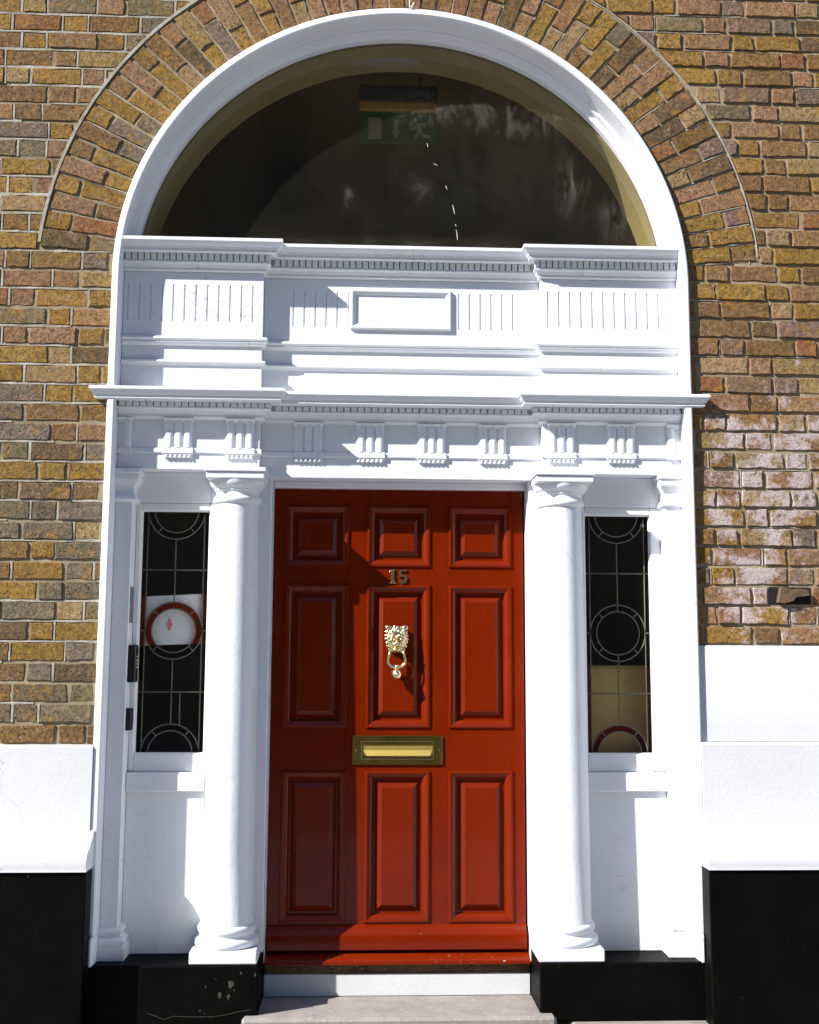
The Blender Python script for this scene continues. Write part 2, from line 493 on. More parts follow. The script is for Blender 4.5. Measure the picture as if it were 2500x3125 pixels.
# entrance hall behind the doorway
hall = empty('entrance_hall', (0, 1.5, -0.1)); tag(hall, kind='structure')
hx, hy0, hy1, hz0, hz1 = 1.186, 0.05, 3.6, -0.12, 4.15
mo('hall_floor', box(-hx, hx, .27, hy1, hz0 - .05, hz0, .001), 'hall_floor', hall)
mo('hall_ceiling', box(-hx, hx, hy0, hy1, hz1, hz1 + .05, .001), 'hall', hall)
mo('hall_wall', box(-hx - .05, -hx, hy0, hy1, -0.45, hz1 + .05, .001), 'hall', hall)
mo('hall_wall', box(hx, hx + .05, hy0, hy1, -0.45, hz1 + .05, .001), 'hall', hall)
mo('hall_wall', box(-hx, hx, hy1, hy1 + .05, hz0 - .05, hz1 + .05, .001), 'hall', hall)

# ------------------------------------------------------------------ brick wall
wall = empty('brick_wall', (0, YW, GROUND), 'weathered yellow brown brick wall around the arched white doorway', 'wall')
YM = YW + 0.004                # left of the door the joints are nearly full, to the right they are raked out
YBACK = YW + .024
def y_bed(x): return YM if x < 0 else YW + .0065
def bed():
    n = 48; V = []; Fc = []
    X0, Z0, X1, Z1 = -3.6, GROUND - .1, 3.6, 5.6
    def quad(a, b, c, d):
        k = len(V); V.extend([(x, y_bed(x), z) for x, z in (a, b, c, d)]); Fc.append((k, k + 1, k + 2, k + 3))
    quad((X0, Z0), (-1.19, Z0), (-1.19, ZC), (X0, ZC)); quad((1.19, Z0), (X1, Z0), (X1, ZC), (1.19, ZC))
    def outer(a):
        c, s = math.cos(a), math.sin(a)
        t = min(X1 / abs(c) if abs(c) > 1e-6 else 1e9, (Z1 - ZC) / s if s > 1e-6 else 1e9)
        return (t * c, ZC + t * s)
    ang = sorted(set([math.pi * i / n for i in range(n + 1)] + [math.atan2(Z1 - ZC, X1), math.pi - math.atan2(Z1 - ZC, X1)]))
    for a, b in zip(ang[:-1], ang[1:]):
        quad((1.19 * math.cos(a), ZC + 1.19 * math.sin(a)), outer(a), outer(b), (1.19 * math.cos(b), ZC + 1.19 * math.sin(b)))
    return V, Fc
mo('mortar_bed', bed(), 'mortar', wall)

def clip(poly, nx, nz, c):
    """keep the side nx*x + nz*z >= c"""
    out = []
    for i in range(len(poly)):
        a, b = poly[i], poly[(i + 1) % len(poly)]
        da, db = nx * a[0] + nz * a[1] - c, nx * b[0] + nz * b[1] - c
        if da >= 0: out.append(a)
        if (da >= 0) != (db >= 0):
            t = da / (da - db); out.append((a[0] + t * (b[0] - a[0]), a[1] + t * (b[1] - a[1])))
    return out

def area(poly):
    return 0.5 * abs(sum(a[0] * b[1] - b[0] * a[1] for a, b in zip(poly, poly[1:] + poly[:1])))

def brick_vf(poly, rnd, proud=0.0, step=0.026, fine=True):
    cx = sum(p[0] for p in poly) / len(poly); cz = sum(p[1] for p in poly) / len(poly)
    pts = []
    for i in range(len(poly)):
        a, b = poly[i], poly[(i + 1) % len(poly)]
        L = math.hypot(b[0] - a[0], b[1] - a[1]); n = max(1, round(L / step)) if fine else 1
        for k in range(n):
            t = k / n
            pts.append([a[0] + t * (b[0] - a[0]), a[1] + t * (b[1] - a[1])])
    for q in pts:                                   # worn, uneven arrises
        L = math.hypot(q[0] - cx, q[1] - cz) + 1e-6; j = rnd.random() ** 2 * 0.0065
        q[0] -= (q[0] - cx) / L * j; q[1] -= (q[1] - cz) / L * j
    hx_ = max(abs(q[0] - cx) for q in pts); hz_ = max(abs(q[1] - cz) for q in pts)
    tx, tz = rnd.uniform(-.010, .010), rnd.uniform(-.022, .022)
    y0 = YW - proud + rnd.uniform(-.002, .002)
    def yy(x, z, a): return y0 + (x - cx) * tx + (z - cz) * tz + a
    def ins(q, d): return (cx + (q[0] - cx) * max(.1, 1 - d / hx_), cz + (q[1] - cz) * max(.1, 1 - d / hz_))
    n = len(pts); V = []
    for x, z in pts: V.append((x, YBACK, z))
    for x, z in pts: V.append((x, yy(x, z, .0018), z))
    for q in pts:
        x, z = ins(q, rnd.uniform(.0010, .0024)); V.append((x, yy(x, z, rnd.uniform(-.0004, .0004)), z))
    if fine:
        for q in pts:
            x, z = ins(q, .02); V.append((x, yy(x, z, rnd.uniform(-.0007, .0007)), z))
    V.append((cx, yy(cx, cz, rnd.uniform(-.0006, .0006)), cz))
    rings = 4 if fine else 3; Fc = []
    for r_ in range(rings - 1):
        for i in range(n):
            j = (i + 1) % n
            Fc.append((r_ * n + i, r_ * n + j, (r_ + 1) * n + j, (r_ + 1) * n + i))
    c = len(V) - 1
    for i in range(n): Fc.append(((rings - 1) * n + i, (rings - 1) * n + (i + 1) % n, c))
    return V, Fc

OCHRE, BROWN, PINK, GREY, RED, BUFF, DARK, MAUVE = (.36,.205,.035), (.24,.135,.045), (.35,.19,.095), (.20,.16,.11), (.28,.11,.045), (.40,.27,.12), (.13,.085,.045), (.27,.175,.14)
def tint(x, z, rnd):
    if x < 0 and z < 2.3: w = ((OCHRE, 2.2), (BROWN, 3.6), (PINK, .4), (GREY, 4.0), (DARK, 1.4), (BUFF, .3), (MAUVE, .5))
    elif x < 0: w = ((OCHRE, 4), (BROWN, 2.6), (PINK, 2.4), (GREY, 1.4), (RED, .5), (BUFF, 1.2), (DARK, .4))
    elif z < 2.5: w = ((OCHRE, 1.8), (BROWN, 2.5), (PINK, 2.6), (GREY, 1.0), (BUFF, 1.6), (RED, .3), (MAUVE, 3.0))
    else: w = ((OCHRE, 3.2), (BROWN, 4), (PINK, 2.6), (GREY, .6), (RED, .5), (BUFF, 1.6), (DARK, .5), (MAUVE, .8))
    t = rnd.uniform(0, sum(b for _, b in w))
    for c, b in w:
        t -= b
        if t <= 0: break
    mean = (.235, .160, .082) if (x < 0 and z < 2.3) else ((.30, .185, .085) if x < 0 else (.29, .172, .085))
    k = rnd.uniform(.86, 1.14)
    c = [(a_ * .74 + b_ * .26) * k * 0.72 for a_, b_ in zip(c, mean)]
    return (c[0], c[1] * rnd.uniform(.96, 1.04), c[2] * rnd.uniform(.85, 1.15))

COURSE, ZB0, PER = 0.0802, 0.822, 0.318
R_EXT = 1.512
rb = random.Random(11)
cands = []; HOLE = [[(1.503, 1.388), (1.677, 1.390), (1.676, 1.458), (1.504, 1.460)]]
joint_rows = []; joint_ends = []
for row in range(0, 58):
    z0 = ZB0 + COURSE * row; z1 = z0 + COURSE
    if z0 > 5.4: break
    for side in (-1, 1):
        zlow = 0.822 if side < 0 else 1.223
        if z0 < zlow - .01: continue
        off = (PER / 2 if row % 2 else 0) + rb.uniform(-.012, .012)
        x = -3.75 + off + (0.05 if side > 0 else 0)
        k = 0
        while x < 3.6:
            L = (0.212 if k % 2 == 0 else 0.106) + rb.uniform(-.012, .012)
            a, b = x, x + L; x += L; k += 1
            if side < 0 and a > 0: break
            if side > 0 and b < 0: continue
            if side < 0: b = min(b, 0)
            else: a = max(a, 0)
            j = rb.uniform(.0045, .0065)
            zj = rb.uniform(.0048, .0068)
            poly = [(a + j, z0 + zj), (b - j, z0 + zj), (b - j, z1 - zj), (a + j, z1 - zj)]
            poly = [(px + rb.uniform(-.003, .003), pz + rb.uniform(-.002, .002)) for px, pz in poly]
            # keep clear of the surround and, above the springing, of the brick arch
            if z1 < 2.895: poly = clip(poly, side, 0, 1.203)
            else:
                cx, cz = (a + b) / 2, (z0 + z1) / 2
                best = min(poly, key=lambda q: math.hypot(q[0], q[1] - ZC))
                if math.hypot(best[0], best[1] - ZC) < R_EXT + .006:
                    L2 = math.hypot(cx, cz - ZC); nx, nz = cx / L2, (cz - ZC) / L2
                    poly = clip(poly, nx, nz, R_EXT + .008 + nz * ZC)
            polys = [poly]
            if side > 0 and z0 < 1.424 < z1:                     # leave room for the hole with the loose brick
                polys = [clip(poly, -1, 0, -1.497), clip(poly, 1, 0, 1.683)]
            joint_ends.append((side, a, z0, z1, row))
            for poly in polys:
                if len(poly) < 3 or area(poly) < 0.0009: continue
                cands.append((poly, sum(q[0] for q in poly) / len(poly), sum(q[1] for q in poly) / len(poly)))
    joint_rows.append(z0)

def vis_area(poly):
    q = [to_px(x, YW, z) for x, z in poly]
    q = clip(q, 1, 0, 0); q = clip(q, -1, 0, -2500) if q else q
    q = clip(q, 0, 1, 0) if q else q; q = clip(q, 0, -1, -3125) if q else q
    return area(q) if len(q) > 2 else 0
cands = [(vis_area(c[0]), c) for c in cands]
cands.sort(key=lambda t: -t[0])
farV, farF, farC = [], [], []
nvis = 0
for va, (poly, mx_, mz_) in cands:
    t = tint(mx_, mz_, rb)
    pr = rb.uniform(-.002, .003)
    if va > 60 and nvis < 300:
        nvis += 1
        o = mo('brick', brick_vf(poly, rb, pr), 'brick', wall, 24)
        o.color = (*t, 1)
    else:
        v, f = brick_vf(poly, rb, pr, fine=False)
        k = len(farV); farV += v; farF += [tuple(i + k for i in q) for q in f]; farC += [t] * len(v)
fm = me('brick_field', farV, farF, 'brick_far', 24)
ca = fm.color_attributes.new('tint', 'FLOAT_COLOR', 'POINT')
for i, t in enumerate(farC): ca.data[i].color = (*t, 1)
tag(ob('brick_field', fm, wall), kind='stuff')

# loose broken brick in its hole, right of the doorway
hx0, hx1 = min(q[0] for q in HOLE[0]), max(q[0] for q in HOLE[0])
mo('hole', prism(HOLE[0], YW + .0045, YM + .05), plain('hole_shade', (.010, .008, .006), .95), wall)  # near-black slab: the shade inside the hole put into its colour
hw = hx1 - hx0
lo = mo('brick', brick_vf([(hx0 + .17 * hw, 1.396), (hx0 + .30 * hw, 1.391), (hx0 + .55 * hw, 1.402), (hx0 + .62 * hw, 1.418), (hx0 + .93 * hw, 1.426), (hx0 + .93 * hw, 1.448), (hx0 + .22 * hw, 1.459)], random.Random(3), .020), rough_mat('fired_clay', (.16, .105, .06), (.09, .06, .035), 30, .8, .006), wall, 24)
lo.color = (.17, .12, .075, 1); lo['label'] = 'loose broken brick sticking out of its hole'

# brick arch: rings of voussoirs, long and short in turn
A0, A1, NV = 4.2, 175.8, 54
brick_arch = mo('brick_arch', arch([(1.195, YW + .0050), (R_EXT, YW + .0050), (R_EXT, YBACK), (1.195, YBACK)], ZC, A0, A1, 96), 'mortar', wall)
brick_arch['label'] = 'arch of long and short bricks set on end round the doorway'
rv = random.Random(21)
radials = []
for i in range(NV):
    a0 = R(A0 + (A1 - A0) * i / NV); a1 = R(A0 + (A1 - A0) * (i + 1) / NV)
    g0, g1 = .0045, .0045
    radials.append(a0)
    splits = (1.205, 1.312, 1.508) if i % 2 else (1.205, 1.398, 1.508)
    for r0, r1 in zip(splits[:-1], splits[1:]):
        r0 += rv.uniform(.003, .006); r1 -= rv.uniform(.003, .006)
        P = lambda r, a, s: (r * math.cos(a + s * g0 / r), ZC + r * math.sin(a + s * g0 / r))
        poly = [P(r0, a0, 1), P(r1, a0, 1), P(r1, a1, -1), P(r0, a1, -1)]
        poly = [(x + rv.uniform(-.002, .002), z + rv.uniform(-.002, .002)) for x, z in poly]
        cx = sum(q[0] for q in poly) / 4; cz = sum(q[1] for q in poly) / 4
        t = tint(cx, max(cz, 2.6), rv)
        o = mo('voussoir', brick_vf(poly, rv, rv.uniform(-.0005, .003)), 'brick', brick_arch, 24); o.color = (*t, 1)

# remains of the raised lime pointing: bold on the left of the door, thin traces on the right
def ribbon(x0, x1, z, h, y0=YW - .0025):
    V = []; n = max(1, int((x1 - x0) / .05))
    for i in range(n + 1):
        x = x0 + (x1 - x0) * i / n; j = rp.uniform(-.0012, .0012); hh = h * rp.uniform(.55, 1.25)
        V += [(x, y0 + rp.uniform(0, .0015), z - hh / 2 + j), (x, y0 + rp.uniform(0, .0015), z + hh / 2 + j), (x, YBACK, z + hh / 2 + j), (x, YBACK, z - hh / 2 + j)]
    Fc = []
    for i in range(n):
        for a in range(4):
            b = (a + 1) % 4
            Fc.append((4 * i + a, 4 * i + b, 4 * i + 4 + b, 4 * i + 4 + a))
    Fc += [(0, 1, 2, 3), (4 * n, 4 * n + 1, 4 * n + 2, 4 * n + 3)]
    return V, Fc
rp = random.Random(5)
def limit(z):                        # |x| where the courses end
    if z < 2.89: return 1.205
    d = R_EXT + .006; h = z - ZC
    return math.sqrt(d * d - h * h) if h < d else 0.0
parts = []
for z in joint_rows:
    for side in (-1, 1):
        if side > 0 and z < 1.26: continue
        lim = limit(z)
        x = lim
        while x < 3.4:
            L = rp.uniform(.15, .55)
            if side < 0: keep = rp.random() < (.88 if z > 2.75 else .62); h = .0105 if z > 2.75 else .009
            else: keep = rp.random() < .18; h = .004
            if keep:
                a, b = (x, min(x + L, 3.5))
                if side < 0: a, b = -b, -a
                parts.append(ribbon(a, b, z, h, YW + .0005 if side < 0 else YW + .003))
            x += L
for side, x, z0, z1, row in joint_ends:
    if abs(x) < limit((z0 + z1) / 2) + .01 or abs(x) > 3.4: continue
    if side > 0 and z0 < 1.424 < z1 and 1.45 < x < 1.72: continue
    p_ = (.8 if z0 > 2.75 else .5) if side < 0 else .08
    if rp.random() < p_:
        h = (.0085 if side < 0 else .004) * rp.uniform(.7, 1.2)
        parts.append(box(x - h / 2, x + h / 2, YW + .0005 if side < 0 else YW + .003, YBACK, z0 + .004, z1 - .004, .001))
tag(mo('pointing', join(*parts), 'pointing', wall), kind='stuff')
parts = []
for a in radials:
    if a < R(95) and rp.random() < .75 or a >= R(95) and rp.random() < .2:
        u = Vector((math.cos(a), 0, math.sin(a))); w = Vector((-u.z, 0, u.x)) * .0022
        p0 = Vector((0, 0, ZC)) + u * 1.21; p1 = Vector((0, 0, ZC)) + u * rp.choice((1.5, 1.5, 1.38))
        V = [p + s * w + Vector((0, y, 0)) for p in (p0, p1) for s, y in ((-1, YW + .002), (1, YW + .002), (1, YBACK), (-1, YBACK))]
        parts.append(([tuple(v) for v in V], [(0, 1, 2, 3), (4, 5, 6, 7)] + [(i, (i + 1) % 4, 4 + (i + 1) % 4, 4 + i) for i in range(4)]))
parts.append(arch([(1.506, YW - .004), (1.519, YW - .004), (1.519, YBACK), (1.506, YBACK)], ZC, 112, 175, 40))
parts.append(arch([(1.510, YW + .001), (1.515, YW + .001), (1.515, YBACK), (1.510, YBACK)], ZC, 5, 66, 40))
tag(mo('arch_pointing', join(*parts), 'pointing', brick_arch), kind='stuff')

# ------------------------------------------------------------------ rendered base of the wall, left and right
def moulded(name, x0, x1, prof, mat, parent):
    V = [(x0, y, z) for y, z in prof] + [(x1, y, z) for y, z in prof]; k = len(prof)
    Fc = [tuple(range(k)), tuple(range(k, 2 * k))] + [(i, (i + 1) % k, k + (i + 1) % k, k + i) for i in range(k)]
    return mo(name, (V, Fc), mat, parent, 40)
YBK = -0.108
for side, nm in ((-1, 'left'), (1, 'right')):
    xa, xb = (-3.5, -1.1985) if side < 0 else (1.1985, 3.5)
    top = .822 if side < 0 else .838
    base = empty('rendered_base', (side * 2.2, -0.01, 0.36), ('white rendered band under the brickwork left of the doorway', 'taller white rendered band with a ledge right of the doorway')[side > 0], 'wall', 'white rendered bands beside the doorway')
    moulded('render_face', xa, xb, [(.03, top), (.002, top), (-.006, top - .008), (-.006, .50), (.03, .50)], 'stucco', base)
    xc, xd = (xa, -1.181) if side < 0 else (1.181, xb)
    moulded('base_moulding', xc, xd, [(.03, .499), (-.010, .499), (-.022, .492), (-.030, .478), (-.060, .455), (-.066, .446), (-.098, .438), (-.114, .424), (-.122, .402), (-.116, .380), (-.117, .364), (.03, .364)], 'stucco', base)
    if side > 0:
        moulded('upper_render', xa, xb, [(.04, 1.221), (.021, 1.221), (.017, 1.216), (.017, .840), (.04, .840)], 'stucco', base)
    bp_ = mo('black_plinth_wall', box(xc, xd, YBK, -.0125, GROUND - .05, .3635, .004), 'black')
    tag(bp_, ('black painted plinth wall left of the doorway', 'black painted plinth wall right of the doorway')[side > 0], 'plinth', 'black plinth walls beside the doorway')

# ------------------------------------------------------------------ white arched surround
sur = empty('arched_surround', (0, 0, 0), 'white painted arched surround framing fanlight, door and columns', 'door surround')
for s in (-1, 1):
    pl = [(s * 1.2, .0), (s * R_IN, .0)]
    prof = [(1.2, .006), (1.194, 0), (1.174, 0), (R_IN, .006), (R_IN, .30), (1.2, .30)]
    V = [(s * x, y, z) for z in (-.02, ZC) for x, y in prof]; k = len(prof)
    Fc = [tuple(range(k)), tuple(range(k, 2 * k))] + [(i, (i + 1) % k, k + (i + 1) % k, k + i) for i in range(k)]
    mo('jamb', (V, Fc), 'white', sur)
mo('arch_band', arch([(1.2, .006), (1.194, 0), (1.174, 0), (R_IN, .006), (R_IN, .30), (1.2, .30)], ZC, 0, 180, 120), 'white', sur, 30)
# raised rim moulding at the back of the band, next to the glass
aa = math.degrees(math.asin((2.892 - ZC) / 1.15))
mo('inner_moulding', arch([(1.171, .108), (1.160, .110), (1.156, .117), (1.156, .136), (1.150, .140), (1.140, .150), (1.140, .182), (1.171, .182)], ZC, aa, 180 - aa, 120), 'white', sur, 30)

# ------------------------------------------------------------------ entablatures
def path_of(yb, yc, xe, xb=XB):
    return [(-xe, yb), (-xb, yb), (-xb, yc), (xb, yc), (xb, yb), (xe, yb)], [(0, -1), (1, 0), (0, -1), (-1, 0), (0, -1)]

def bodies(root, name, zb_break, zb_centre, z1, yb, yc):
    mo(name, box(-R_IN + .001, -XB, yb, .32, zb_break, z1, .002), 'white', root)
    mo(name, box(XB, R_IN - .001, yb, .32, zb_break, z1, .002), 'white', root)
    mo(name, box(-XB + .0005, XB - .0005, yc, .32, zb_centre, z1, .002), 'white', root)

# lower entablature: architrave, triglyph frieze and cornice
low = empty('lower_entablature', (0, .1, 1.907), 'white lower entablature with triglyphs resting on the two columns', 'entablature')
bodies(low, 'frieze', 1.927, 1.907, 2.249, YB, YC)
lp, ln_ = path_of(YB, YC, R_IN - .002)
mo('taenia', sweep([(-.004, 2.016), (.005, 2.015), (.007, 2.012), (.007, 1.998), (.005, 1.994), (-.004, 1.993)], lp, ln_), 'white', low)
XE = 1.162
lpath = [(-XE, .03), (-XE, YB), (-XB, YB), (-XB, YC), (XB, YC), (XB, YB), (XE, YB), (XE, .03)]
lnorm = [(-1, 0), (0, -1), (1, 0), (0, -1), (-1, 0), (0, -1), (1, 0)]
mo('cornice', sweep([(-.004, 2.2505), (.103, 2.2505), (.107, 2.247), (.107, 2.238), (.104, 2.236), (.101, 2.228), (.096, 2.221), (.093, 2.217), (.089, 2.217), (.089, 2.2045), (.086, 2.203), (.056, 2.203), (.052, 2.2), (-.004, 2.2)], lpath, lnorm), 'white', low, 40)
mo('bed_moulding', sweep([(-.004, 2.1995), (.034, 2.1995), (.034, 2.182), (.044, 2.181), (.044, 2.175), (.038, 2.173), (.030, 2.166), (.024, 2.158), (.022, 2.154), (.017, 2.154), (.017, 2.146), (.010, 2.139), (.006, 2.136), (-.004, 2.136)], lp, ln_), 'white', low, 40)
def dentils(root, w, gap, z0, z1, o0, o1, yb, yc, xe):
    dm = me('dentil', *box(-w / 2, w / 2, 0, o1 - o0, 0, z1 - z0, .0012), 'white')
    pitch = w + gap
    runs = [(-xe, -XB + o1, yb), (-XB + o1 + pitch * .3, XB - o1 - pitch * .3, yc), (XB - o1, xe, yb)]
    for xa, xb, y in runs:
        n = int((xb - xa) / pitch); st = (xb - xa) / n
        for i in range(n):
            ob('dentil', dm, root, (xa + st * (i + .5), y - o1, z0))
dentils(low, .0235, .0045, 2.1825, 2.1990, .032, .050, YB, YC, 1.160)
# triglyphs
bar_p = [(-.0172, .016), (-.0172, .009), (-.0135, .003), (-.006, .0), (.006, .0), (.0135, .003), (.0172, .009), (.0172, .016)]
def vert_prism(prof, z0, z1):
    k = len(prof); V = [(x, y, z0) for x, y in prof] + [(x, y, z1) for x, y in prof]
    return V, [tuple(range(k)), tuple(range(k, 2 * k))] + [(i, (i + 1) % k, k + (i + 1) % k, k + i) for i in range(k)]
bar_m = me('bar', *vert_prism(bar_p, 0, .112), 'white', 40)
gut_m = me('gutta', *lathe([(.0075, .0125), (.0094, .006), (.0094, .002), (.008, 0)], 0, 0, 10), 'white', 40)
def tri_body(w):
    prof = [(.004, .0), (-.006, .0), (-.006, .104), (-.011, .112), (-.019, .119), (-.021, .1235), (.004, .1235)]
    V = [(x, y, z) for x in (-w / 2, w / 2) for y, z in prof]; k = len(prof)
    return V, [tuple(range(k)), tuple(range(k, 2 * k))] + [(i, (i + 1) % k, k + (i + 1) % k, k + i) for i in range(k)]
tri_m = me('triglyph', *tri_body(.120), 'white')
reg_m = me('regula', *box(-.062, .062, -.0135, .004, 0, .025, .002), 'white')
fil_m = me('regula_fillet', *box(-.060, .060, -.011, .004, 0, .004, .001), 'white')
tri_pos = [(-.920, YB), (-.668, YB), (-.389, YC), (-.131, YC), (.127, YC), (.384, YC), (.666, YB), (.918, YB)]
for x, y in tri_pos:
    t = ob('triglyph', tri_m, low, (x, y, 2.016))
    for k in (-1, 0, 1): ob('bar', bar_m, t, (x + k * .0385, y - .0145, 2.017))
    ob('regula', reg_m, t, (x, y, 1.9915))
    ob('regula_fillet', fil_m, t, (x, y, 1.987))
    for k in range(6): ob('gutta', gut_m, t, (x - .0475 + .019 * k, y - .0035, 1.9745))
for s in (-1, 1):                                  # half triglyphs running into the jambs
    x = s * 1.139
    t = mo('triglyph', tri_body(.056), 'white', low, False, (x, YB, 2.016))
    ob('bar', bar_m, t, (x - s * .010, YB - .0145, 2.017))
    mo('regula', box(-.029, .029, -.0135, .004, 0, .025, .002), 'white', t, False, (x, YB, 1.9915))

# upper entablature: plinth courses, fluted frieze with tablet, cornice under the fanlight
up = empty('upper_entablature', (0, .1, 2.26), 'white upper entablature with fluted frieze and blank tablet below the fanlight', 'entablature')
bodies(up, 'frieze', 2.2515, 2.2515, 2.889, YB + .006, YC + .006)
upb, unb = path_of(YB + .006, YC + .006, R_IN - .002)
mo('fillet', sweep([(-.004, 2.388), (.010, 2.388), (.014, 2.385), (.014, 2.379), (.007, 2.374), (.004, 2.367), (-.004, 2.366)], upb, unb), 'white', up, 40)
mo('torus', sweep([(-.004, 2.487), (.016, 2.487), (.021, 2.484), (.022, 2.477), (.018, 2.471), (.012, 2.469), (.016, 2.464), (.013, 2.457), (.006, 2.452), (-.004, 2.450)], upb, unb), 'white', up, 40)
# fluted facing, 6 mm proud of the backing: V grooves
def fluted(xa, xb, y, xs):
    gw = .0048; gd = .0056
    pts = [(xa, y)]
    for x in xs: pts += [(x - gw, y), (x, y + gd), (x + gw, y)]
    pts.append((xb, y))
    V = []; Fc = []
    zs = (2.554, 2.712)
    for z in zs: V += [(px, py, z) for px, py in pts]
    n = len(pts)
    for i in range(n - 1): Fc.append((i, i + 1, n + i + 1, n + i))
    for z, zz in ((2.554, 2.4875), (2.712, 2.765)):
        k = len(V); V += [(xa, y, z), (xb, y, z), (xb, y, zz), (xa, y, zz)]; Fc.append((k, k + 1, k + 2, k + 3))
    # groove ends
    for i in range(len(xs)):
        for r_ in (0, n):
            Fc.append((r_ + 1 + 3 * i, r_ + 2 + 3 * i, r_ + 3 + 3 * i))
    for xx in (xa, xb):                    # side returns back to the frieze
        k = len(V); V += [(xx, y, 2.4875), (xx, y + .007, 2.4875), (xx, y + .007, 2.765), (xx, y, 2.765)]; Fc.append((k, k + 1, k + 2, k + 3))
    return V, Fc
flx = [-1.149 + .0473 * i for i in range(12)]
mo('fluted_panel', fluted(-R_IN + .002, -XB + .0005, YB, [x for x in flx if x < -.60]), 'white', up)
mo('fluted_panel', fluted(XB - .0005, R_IN - .002, YB, [.617 + .0473 * i for i in range(12)]), 'white', up)
cf = [-.462 + .0465 * i for i in range(6)] + [.242 + .0465 * i for i in range(6)]
mo('fluted_panel', fluted(-XB + .002, XB - .002, YC, cf), 'white', up)
def rect_loft(x0, x1, z0, z1, rings, y, cap=True):
    V = []; Fc = []
    for d, dy in rings: V += [(x0 + d, y + dy, z0 + d), (x1 - d, y + dy, z0 + d), (x1 - d, y + dy, z1 - d), (x0 + d, y + dy, z1 - d)]
    for r_ in range(len(rings) - 1):
        for i in range(4):
            j = (i + 1) % 4
            Fc.append((4 * r_ + i, 4 * r_ + j, 4 * r_ + 4 + j, 4 * r_ + 4 + i))
    if cap: k = 4 * (len(rings) - 1); Fc.append((k, k + 1, k + 2, k + 3))
    return V, Fc
tab = mo('tablet', rect_loft(-.222, .208, 2.548, 2.722, [(0, .004), (0, -.010), (.004, -.014), (.010, -.014), (.014, -.010), (.022, -.006), (.024, -.001), (.026, -.001)], YC), 'white', up)
tab['label'] = 'blank raised tablet with moulded border in the frieze'
mo('cornice', sweep([(-.004, 2.8905), (.080, 2.8905), (.084, 2.888), (.084, 2.876), (.080, 2.875), (.076, 2.868), (.067, 2.861), (.062, 2.855), (.061, 2.851), (.056, 2.851), (.056, 2.839), (.054, 2.8375), (-.004, 2.8375)], *path_of(YB, YC, R_IN - .002)), 'white', up, 40)
mo('bed_moulding', sweep([(-.004, 2.837), (.016, 2.837), (.016, 2.808), (.030, 2.807), (.030, 2.799), (.026, 2.797), (.021, 2.790), (.017, 2.783), (.012, 2.782), (.012, 2.772), (.007, 2.768), (-.004, 2.766)], *path_of(YB, YC, R_IN - .002)), 'white', up, 40)
dentils(up, .0215, .0046, 2.8095, 2.8365, .015, .034, YB, YC, 1.160)

# ------------------------------------------------------------------ columns
CX_, CY_ = .676, .120
col_prof = [(.1015, .130), (.104, .131), (.104, .137), (.1015, .143), (.1000, .40), (.0965, .85), (.0915, 1.35), (.0865, 1.745), (.0865, 1.786)]
for s in (-1, 1):
    c = empty('column', (s * CX_, CY_, 0), ('white Tuscan column between left sidelight and red door', 'white Tuscan column between red door and right sidelight')[s > 0], 'column', 'columns flanking the door')
    x = -.676 if s < 0 else .666
    mo('shaft', lathe(col_prof, x, CY_, 64), 'white', c, 50)
    b_ = mo('base', lathe([(.118, .0485), (.1235, .052), (.1275, .060), (.1275, .070), (.1235, .079), (.117, .083), (.1115, .085), (.1085, .090), (.1085, .096), (.111, .100), (.1145, .104), (.1165, .112), (.1145, .121), (.109, .128), (.104, .1305), (.09, .1305)], x, CY_, 64), 'white', c, 60)
    mo('plinth', box(x - .129, x + .129, CY_ - .129, CY_ + .129, .0005, .049, .005), 'white', b_)
    cp = mo('capital', lathe([(.0865, 1.786), (.093, 1.789), (.0975, 1.796), (.0985, 1.804), (.0965, 1.812), (.092, 1.816), (.089, 1.819), (.0885, 1.836), (.0905, 1.838), (.094, 1.840), (.094, 1.846), (.099, 1.850), (.107, 1.858), (.113, 1.868), (.115, 1.880), (.10, 1.882)], x, CY_, 64), 'white', c, 60)
    mo('abacus', box(x - .117, x + .117, CY_ - .117, CY_ + .10, 1.881, 1.908, .003), 'white', cp)
    mo('abacus_fillet', box(x - .124, x + .124, CY_ - .124, CY_ + .10, 1.9085, 1.9265, .003), 'white', cp)

# half pilasters against the jambs
XP0, XP1 = R_IN, 1.098
for s in (-1, 1):
    pl = empty('pilaster', (s * 1.13, .12, 0), ('white half pilaster against the left jamb', 'white half pilaster against the right jamb')[s > 0], 'pilaster', 'half pilasters at the jambs')
    mo('shaft', box(s * XP0, s * XP1, .088, .30, .0, 1.926, .003), 'white', pl)
    def wrap(prof):
        path = [(XP0 + .0, .088), (XP1, .088), (XP1, .30)]
        V, Fc = sweep(prof, path, [(0, -1), (-1, 0)])
        return [(s * a, b, c_) for a, b, c_ in V], Fc
    # the base also wraps forward round the jamb
    mo('base', wrap([(-.002, .001), (.034, .001), (.034, .050), (.026, .053), (.030, .062), (.030, .072), (.024, .081), (.014, .085), (.012, .094), (.018, .099), (.020, .106), (.017, .113), (.008, .118), (-.002, .122)]), 'white', pl, 50)
    mo('capital', wrap([(-.002, 1.925), (.030, 1.925), (.030, 1.910), (.024, 1.908), (.024, 1.884), (.018, 1.874), (.010, 1.862), (.004, 1.852), (.002, 1.826), (.010, 1.815), (.014, 1.806), (.011, 1.797), (.003, 1.792), (-.002, 1.790)]), 'white', pl, 50)
    jb = [(1.2, -.004), (1.2, .0), (1.165, .0)]
    mo('jamb_base', box(s * 1.1805, s * 1.1655, -.035, .055, .001, .105, .005), 'white', pl)

